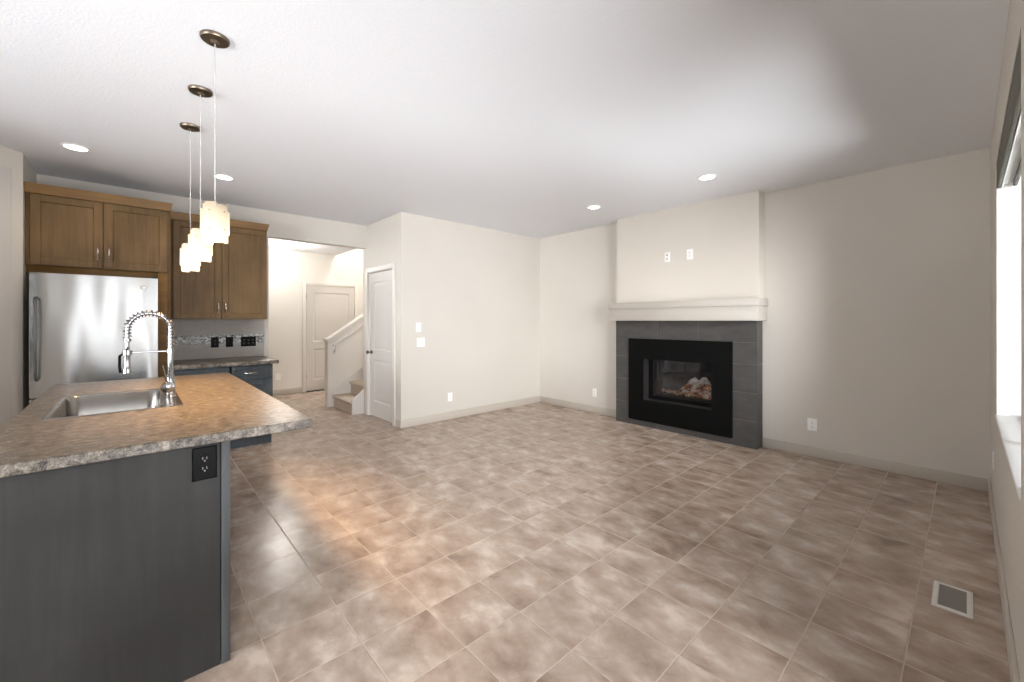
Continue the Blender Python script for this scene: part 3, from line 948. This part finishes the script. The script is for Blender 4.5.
MB().tube([(RX - 0.006, 0.046, 1.664), (RX - 0.006, 0.082, 1.664)], 0.004, 8).box(RX - 0.006, RX + 0.0005, 0.040, 0.088, 1.656, 1.672, bev=0.003).build('badge', M['nickel'], fd)
fz = fridge_door(0.06, 0.712, 'freezer_drawer')
h = MB().tube([(RX - 0.012, -0.52, 0.64), (RX + 0.040, -0.50, 0.64), (RX + 0.048, -0.23, 0.64), (RX + 0.040, 0.04, 0.64), (RX - 0.012, 0.06, 0.64)], 0.013, 10)
h.build('handle', M['chrome'], fz)
MB().box(RX - 0.085, RX - 0.035, 0.120, 0.160, 1.7535, 1.768, bev=0.004).build('hinge_cover', M['darkbody'], rf)

# ------------------------------------------------------------------ island
IX0, IX1, IY0, IY1 = -4.20, -1.963, -0.405, 0.588
isl = thing('kitchen_island', (-3.08, -0.05, 0), 'charcoal wood kitchen island base under the large speckled countertop', 'kitchen island')
EP = -1.990           # end panel face (towards the living room)
MB().box(-4.17, EP - 0.02, -0.375, 0.254, 0.09, 0.665).box(-4.15, EP - 0.03, -0.32, 0.25, 0.0, 0.09).box(-4.17, -3.60, -0.375, 0.254, 0.665, 0.884).box(-2.56, EP - 0.02, -0.375, 0.254, 0.665, 0.884).build('carcass', M['grey_cab'], isl)
MB().box(EP - 0.0195, EP, -0.376, 0.252, 0.0, 0.884, bev=0.001).build('end_panel', M['panel'], isl)
MB().box(-4.17, EP + 0.004, 0.2555, 0.2855, 0.0, 0.884, bev=0.002).build('back_panel', M['stile'], isl)
for i in range(4):
    y0 = -4.165 + i * 0.545
    fr = Matrix(((1, 0, 0, 0), (0, 0, -1, -0.375), (0, 1, 0, 0), (0, 0, 0, 1)))
    dd = shaker('door', isl, M['grey_cab'], fr, y0, y0 + 0.535, 0.10, 0.875)
    bow_handle(dd, fr, y0 + (0.50 if i % 2 == 0 else 0.035), 0.76, 0.105, True, 0.020)
# top with the sink cut-out
SKX0, SKX1, SKY0, SKY1 = -3.465, -2.712, -0.302, 0.190
hx0, hx1, hy0, hy1 = SKX0 + 0.015, SKX1 - 0.015, SKY0 + 0.015, SKY1 - 0.015
ic = MB()
e = 0.003
def rect(x0, x1, y0, y1, z): return [(x0, y0, z), (x1, y0, z), (x1, y1, z), (x0, y1, z)]
L = [ic.loop(q) for q in (rect(hx0, hx1, hy0, hy1, 0.8845), rect(IX0 + e, IX1 - e, IY0 + e, IY1 - e, 0.8845), rect(IX0, IX1, IY0, IY1, 0.8875),
                          rect(IX0, IX1, IY0, IY1, 0.920), rect(IX0 + e, IX1 - e, IY0 + e, IY1 - e, 0.923), rect(hx0, hx1, hy0, hy1, 0.923))]
for a_, b_ in zip(L, L[1:] + L[:1]): ic.bridge(a_, b_)
ict = ic.build('countertop', M['counter'], smooth=False)
tag(ict, 'large speckled laminate countertop on the island around the sink', 'countertop')
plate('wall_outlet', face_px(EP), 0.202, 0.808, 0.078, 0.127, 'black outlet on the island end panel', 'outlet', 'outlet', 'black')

def rrect(x0, x1, y0, y1, r, z, n=6):
    pts = []
    for cx, cy, a0 in ((x1 - r, y0 + r, -90), (x1 - r, y1 - r, 0), (x0 + r, y1 - r, 90), (x0 + r, y0 + r, 180)):
        for i in range(n + 1):
            a_ = math.radians(a0 + 90 * i / n)
            pts.append((cx + r * math.cos(a_), cy + r * math.sin(a_), z))
    return pts
sk = thing('kitchen_sink', (-3.09, -0.06, 0.926), 'stainless steel drop-in sink set into the island countertop', 'sink')
bx0, bx1, by0, by1 = SKX0 + 0.022, SKX1 - 0.022, SKY0 + 0.022, 0.118
ZT = 0.9238
m = MB()
m.loft([rrect(SKX0, SKX1, SKY0, SKY1, 0.022, ZT - 0.0002), rrect(SKX0 + 0.002, SKX1 - 0.002, SKY0 + 0.002, SKY1 - 0.002, 0.021, ZT + 0.0045),
        rrect(SKX0 + 0.010, SKX1 - 0.010, SKY0 + 0.010, SKY1 - 0.008, 0.018, ZT + 0.0040),
        rrect(bx0 - 0.005, bx1 + 0.005, by0 - 0.005, by1 + 0.005, 0.062, ZT + 0.0025),
        rrect(bx0, bx1, by0, by1, 0.058, ZT - 0.004),
        rrect(bx0 + 0.006, bx1 - 0.006, by0 + 0.006, by1 - 0.006, 0.055, ZT - 0.15),
        rrect(bx0 + 0.014, bx1 - 0.014, by0 + 0.014, by1 - 0.014, 0.050, ZT - 0.178),
        rrect(bx0 + 0.034, bx1 - 0.034, by0 + 0.034, by1 - 0.034, 0.040, ZT - 0.193),
        rrect(bx0 + 0.30, bx1 - 0.30, by0 + 0.15, by1 - 0.15, 0.030, ZT - 0.199)], cap0=False)
m.build('basin', M['sink'], sk)
MB().lathe([(0.042, 0.0), (0.042, 0.004), (0.034, 0.004), (0.030, -0.002), (0.001, -0.002)], c=((bx0 + bx1) / 2, (by0 + by1) / 2, ZT - 0.1985), seg=24, cap0=False).build('drain', M['chrome'], sk)

fa = thing('kitchen_faucet', (-3.03, 0.155, ZT + 0.004), 'chrome spring-neck faucet on the sink rim of the island', 'faucet')
FXc, FYc, FZb = -3.03, 0.152, ZT + 0.0042
m = MB()
m.lathe([(0.027, 0.0), (0.027, 0.006), (0.023, 0.010), (0.0225, 0.085), (0.019, 0.095), (0.019, 0.120), (0.0135, 0.128), (0.0125, 0.30), (0.0125, 0.355)], c=(FXc, FYc, FZb), seg=20)
m.build('body', M['chrome'], fa)
m = MB()
m.lathe([(0.018, 0.0), (0.019, 0.032), (0.029, 0.036), (0.031, 0.052), (0.028, 0.060), (0.010, 0.066), (0.001, 0.067)], c=(FXc, FYc - 0.014, FZb + 0.062), seg=22, axis='x')
m.build('valve', M['chrome'], fa)
m = MB().tube([(FXc + 0.042, FYc - 0.014, FZb + 0.082), (FXc + 0.046, FYc - 0.022, FZb + 0.115), (FXc + 0.05, FYc - 0.033, FZb + 0.185)], [0.0055, 0.0048, 0.0040], 9)
m.build('lever', M['chrome'], fa)
# arch: from the riser over towards the sink (-Y)
R_ = 0.089
zc = 1.311
arch = [(FXc, FYc, z) for z in (1.21, 1.25, 1.29)]
for i in range(25):
    a_ = PI * i / 24
    arch.append((FXc, FYc - R_ + R_ * math.cos(a_), zc + R_ * math.sin(a_)))
arch += [(FXc, FYc - 2 * R_, z) for z in (1.295, 1.270, 1.258)]
MB().tube(arch, 0.0098, 12).build('hose', M['chrome'], fa)
# spring coil
P_ = [Vector(p) for p in arch]
ln = [0.0]
for a_, b_ in zip(P_, P_[1:]): ln.append(ln[-1] + (b_ - a_).length)
def at(s):
    for i in range(len(P_) - 1):
        if s <= ln[i + 1] or i == len(P_) - 2:
            f_ = (s - ln[i]) / (ln[i + 1] - ln[i])
            return P_[i].lerp(P_[i + 1], f_), (P_[i + 1] - P_[i]).normalized()
pitch, rad = 0.0175, 0.0172
turns = ln[-1] / pitch
coil = []
for i in range(int(turns * 14)):
    s_ = i / 14 * pitch
    c_, tg = at(s_)
    n1 = Vector((1, 0, 0)); n2 = tg.cross(n1)
    a_ = 2 * PI * i / 14
    coil.append(c_ + (n1 * math.cos(a_) + n2 * math.sin(a_)) * rad)
MB().tube(coil, 0.0023, 6).build('spring', M['darksteel'], fa)
ey = FYc - 2 * R_
m = MB().lathe([(0.0165, 0.0), (0.0165, -0.014), (0.0095, -0.018), (0.0095, -0.066), (0.0135, -0.072), (0.0135, -0.140), (0.0165, -0.155), (0.0215, -0.172), (0.0205, -0.184), (0.001, -0.184)], c=(FXc, ey, 1.262), seg=18)
m.build('spray_head', M['chrome'], fa)
m = MB().tube([(FXc, ey - 0.016, 1.182), (FXc, ey - 0.030, 1.172), (FXc, ey - 0.031, 1.11), (FXc, ey - 0.027, 1.082)], [0.006, 0.006, 0.0065, 0.006], 8)
m.build('spray_trigger', M['black'], fa)
m = MB().tube([(FXc, FYc, 1.188), (FXc, ey + 0.012, 1.188)], 0.0048, 9)
m.lathe([(0.021, -0.012), (0.021, 0.012), (0.0168, 0.012), (0.0168, -0.012), (0.021, -0.012)], c=(FXc, ey, 1.188), seg=20, cap0=False, cap1=False)
m.lathe([(0.017, -0.010), (0.017, 0.010)], c=(FXc, FYc, 1.188), seg=18)
m.build('support_arm', M['chrome'], fa)

# ------------------------------------------------------------------ pendant lights over the island
def curved_panel(mb, r, a0, a1, z0, z1, th=0.004, n=7):
    lo, hi = [], []
    for rr in (r, r + th):
        lo.append([(rr * math.cos(a0 + (a1 - a0) * i / n), rr * math.sin(a0 + (a1 - a0) * i / n), z0) for i in range(n + 1)])
        hi.append([(rr * math.cos(a0 + (a1 - a0) * i / n), rr * math.sin(a0 + (a1 - a0) * i / n), z1) for i in range(n + 1)])
    a_ = mb.loop([mb.T.inverted() @ (mb.T @ Vector(p)) for p in lo[0] + lo[1][::-1]])
    b_ = mb.loop([mb.T.inverted() @ (mb.T @ Vector(p)) for p in hi[0] + hi[1][::-1]])
    mb.bridge(a_, b_); 
    k_ = n + 1
    for L_ in (a_, b_):
        for i in range(n):
            mb.bm.faces.new((L_[i], L_[i + 1], L_[2 * k_ - 2 - i], L_[2 * k_ - 1 - i]))
def pendant(loc, label, drop=0.0):
    p = thing('pendant_light', loc, label, 'pendant light', 'glass pendant lights over the island')
    T0 = Matrix.Translation(loc)
    T = Matrix.Translation(Vector(loc) - Vector((0, 0, drop)))
    MB(T0).lathe([(0.060, -0.0005), (0.060, -0.010), (0.056, -0.016), (0.020, -0.020), (0.010, -0.030), (0.001, -0.030)], seg=28, cap0=True).build('canopy', M['bronze'], p)
    MB(T0).tube([(0, 0, -0.028), (0.0, 0.0, -0.42), (0, 0, -0.835 - drop)], 0.0022, 6).build('cord', M['cordm'], p)
    MB(T).lathe([(0.004, -0.80), (0.016, -0.812), (0.016, -0.850), (0.013, -0.856)], seg=14).build('socket', M['nickel'], p)
    MB(T).lathe([(0.008, -0.855), (0.020, -0.880), (0.024, -0.905), (0.018, -0.928), (0.002, -0.936)], seg=16).build('bulb', M['bulb'], p)
    s_ = MB(T)
    for z0, z1, r in ((-0.866, -0.808, 0.044), (-0.950, -0.838, 0.0530), (-0.990, -0.925, 0.047)):
        for i in range(6):
            a0 = i * PI / 3 + (0.3 if r > 0.05 else 0.0)
            dz = 0.006 * ((i * 7) % 3 - 1)
            curved_panel(s_, r + 0.002 * (i % 2), a0 + 0.01, a0 + PI / 3 - 0.01, z0 + dz, z1 + dz * 0.6)
    sh = s_.build('shade', M['shade'], p, smooth=False)
    for z, r in ((-0.848, 0.054), (-0.934, 0.054)):
        for i in range(6):
            a_ = i * PI / 3 + 0.55
            q = MB(T)
            q.tube([(0.044 * math.cos(a_), 0.044 * math.sin(a_), z), ((r + 0.008) * math.cos(a_), (r + 0.008) * math.sin(a_), z)], 0.0030, 7)
            q.build('pin', M['nickel'], sh)
    q = MB(T).lathe([(0.0475, -0.812), (0.0495, -0.812), (0.0495, -0.806), (0.0475, -0.806), (0.0475, -0.812)], seg=28, cap0=False, cap1=False)
    for i in range(3):
        a_ = i * 2 * PI / 3
        q.tube([(0, 0, -0.809), (0.048 * math.cos(a_), 0.048 * math.sin(a_), -0.809)], 0.0018, 6)
    q.build('shade_ring', M['nickel'], p)
    bulb_light('pendant_lamp', 'SPOT', (0, 0, -0.950 - drop), PEND_W, WARM, p, 0.09, (0, 0, 0), math.radians(97), 1.0)
    return p
PEND_W = 100.0
pendant((-2.455, 0.290, CEIL), 'pendant light hanging nearest the living room end of the island')
pendant((-3.070, 0.292, CEIL), 'middle pendant light over the island', 0.027)
pendant((-3.690, 0.294, CEIL), 'pendant light hanging nearest the brown cabinets', 0.029)

# ------------------------------------------------------------------ ceiling lights
def can(x, y, label, e):
    c_ = thing('recessed_light', (x, y, CEIL), label, 'recessed light', 'round recessed ceiling lights')
    T = Matrix.Translation((x, y, CEIL))
    MB(T).lathe([(0.086, -0.0004), (0.085, -0.006), (0.068, -0.0075), (0.066, -0.0004)], seg=36, cap0=False, cap1=False).build('trim_ring', M['white'], c_)
    MB(T).lathe([(0.066, -0.0004), (0.066, -0.003), (0.001, -0.004)], seg=32, cap0=False).build('lens', M['can'], c_)
    bulb_light('recessed_lamp', 'SPOT', (0, 0, -0.012), e, SOFT, c_, 0.06, (0, 0, 0), math.radians(130))
CAN_W = 14.0
can(-4.745, -0.340, 'lit recessed ceiling light in front of the cabinet above the fridge', CAN_W)
can(-4.778, 0.635, 'lit recessed ceiling light in front of the cabinet by the hall', CAN_W)
can(-3.033, 4.104, 'lit recessed ceiling light near the fireplace, farther from the window', CAN_W * 0.7)
can(-1.672, 4.043, 'lit recessed ceiling light near the fireplace, nearer the window', CAN_W * 0.7)

dm = thing('flush_ceiling_light', (-7.72, 1.84, 2.66), 'lit frosted dome ceiling light in the hall', 'ceiling light')
T = Matrix.Translation((-7.72, 1.84, 2.66))
MB(T).lathe([(0.10, -0.0005), (0.10, -0.02), (0.165, -0.024), (0.17, -0.03)], seg=36, cap1=False).build('mount', M['white'], dm)
MB(T).lathe([(0.185, -0.022), (0.183, -0.036), (0.165, -0.062), (0.125, -0.088), (0.07, -0.104), (0.001, -0.110)], seg=40, cap0=False).build('glass_dome', M['dome'], dm)
bulb_light('hall_bulb', 'POINT', (0, 0, -0.22), 34.0, (1.0, 0.96, 0.91), dm, 0.12)
bulb_light('upstairs_fill', 'POINT', (-7.2, 3.6, 4.2), 150.0, (1.0, 0.96, 0.90), None, 0.15)  # unseen light, added for the brightness coming from upstairs

# ------------------------------------------------------------------ floor register, window blind
fv = thing('floor_vent', (-0.048, 2.955, 0), 'white metal floor vent register near the window wall', 'floor vent')
vx0, vx1, vy0, vy1 = -0.116, 0.020, 2.818, 3.092
m = MB()
m.loft([rrect(vx0, vx1, vy0, vy1, 0.006, 0.0003, 3), rrect(vx0, vx1, vy0, vy1, 0.006, 0.003, 3), rrect(vx0 + 0.004, vx1 - 0.004, vy0 + 0.004, vy1 - 0.004, 0.005, 0.005, 3),
        rrect(vx0 + 0.019, vx1 - 0.019, vy0 + 0.024, vy1 - 0.024, 0.002, 0.0045, 3), rrect(vx0 + 0.020, vx1 - 0.020, vy0 + 0.025, vy1 - 0.025, 0.002, 0.0012, 3)])
m.build('frame', M['trim'], fv)
m = MB()
n = 22
for i in range(n):
    y = vy0 + 0.027 + (vy1 - vy0 - 0.054) * i / (n - 1)
    m.loft([[(vx0 + 0.021, y - 0.003, 0.0016), (vx0 + 0.021, y + 0.001, 0.0016), (vx0 + 0.021, y + 0.003, 0.0046), (vx0 + 0.021, y - 0.001, 0.0046)],
            [(vx1 - 0.021, y - 0.003, 0.0016), (vx1 - 0.021, y + 0.001, 0.0016), (vx1 - 0.021, y + 0.003, 0.0046), (vx1 - 0.021, y - 0.001, 0.0046)]])
m.build('grille', M['grille'], fv)

bl = thing('window_blind', (XW + 0.05, 3.18, 2.36), 'raised olive grey fabric blind at the top of the window', 'blind')
by0_, by1_ = WY0 + 0.01, WY1 - 0.016
MB().box(XW + 0.002, XW + 0.022, by0_, by1_, 2.205, 2.370, bev=0.006).build('valance', M['blind'], bl)
MB().box(XW + 0.0225, XW + 0.070, by0_, by1_, 2.225, 2.370, bev=0.003).build('folded_fabric', M['blindlight'], bl)
MB().box(XW + 0.0705, XW + 0.088, by0_, by1_, 2.205, 2.370, bev=0.003).build('back_rail', M['blind'], bl)
MB().box(XW + 0.0225, XW + 0.028, by0_, by1_, 2.203, 2.2245, bev=0.001).build('bottom_rail', M['white'], bl)

for o in bpy.data.objects:
    if '_base' in o: del o['_base']
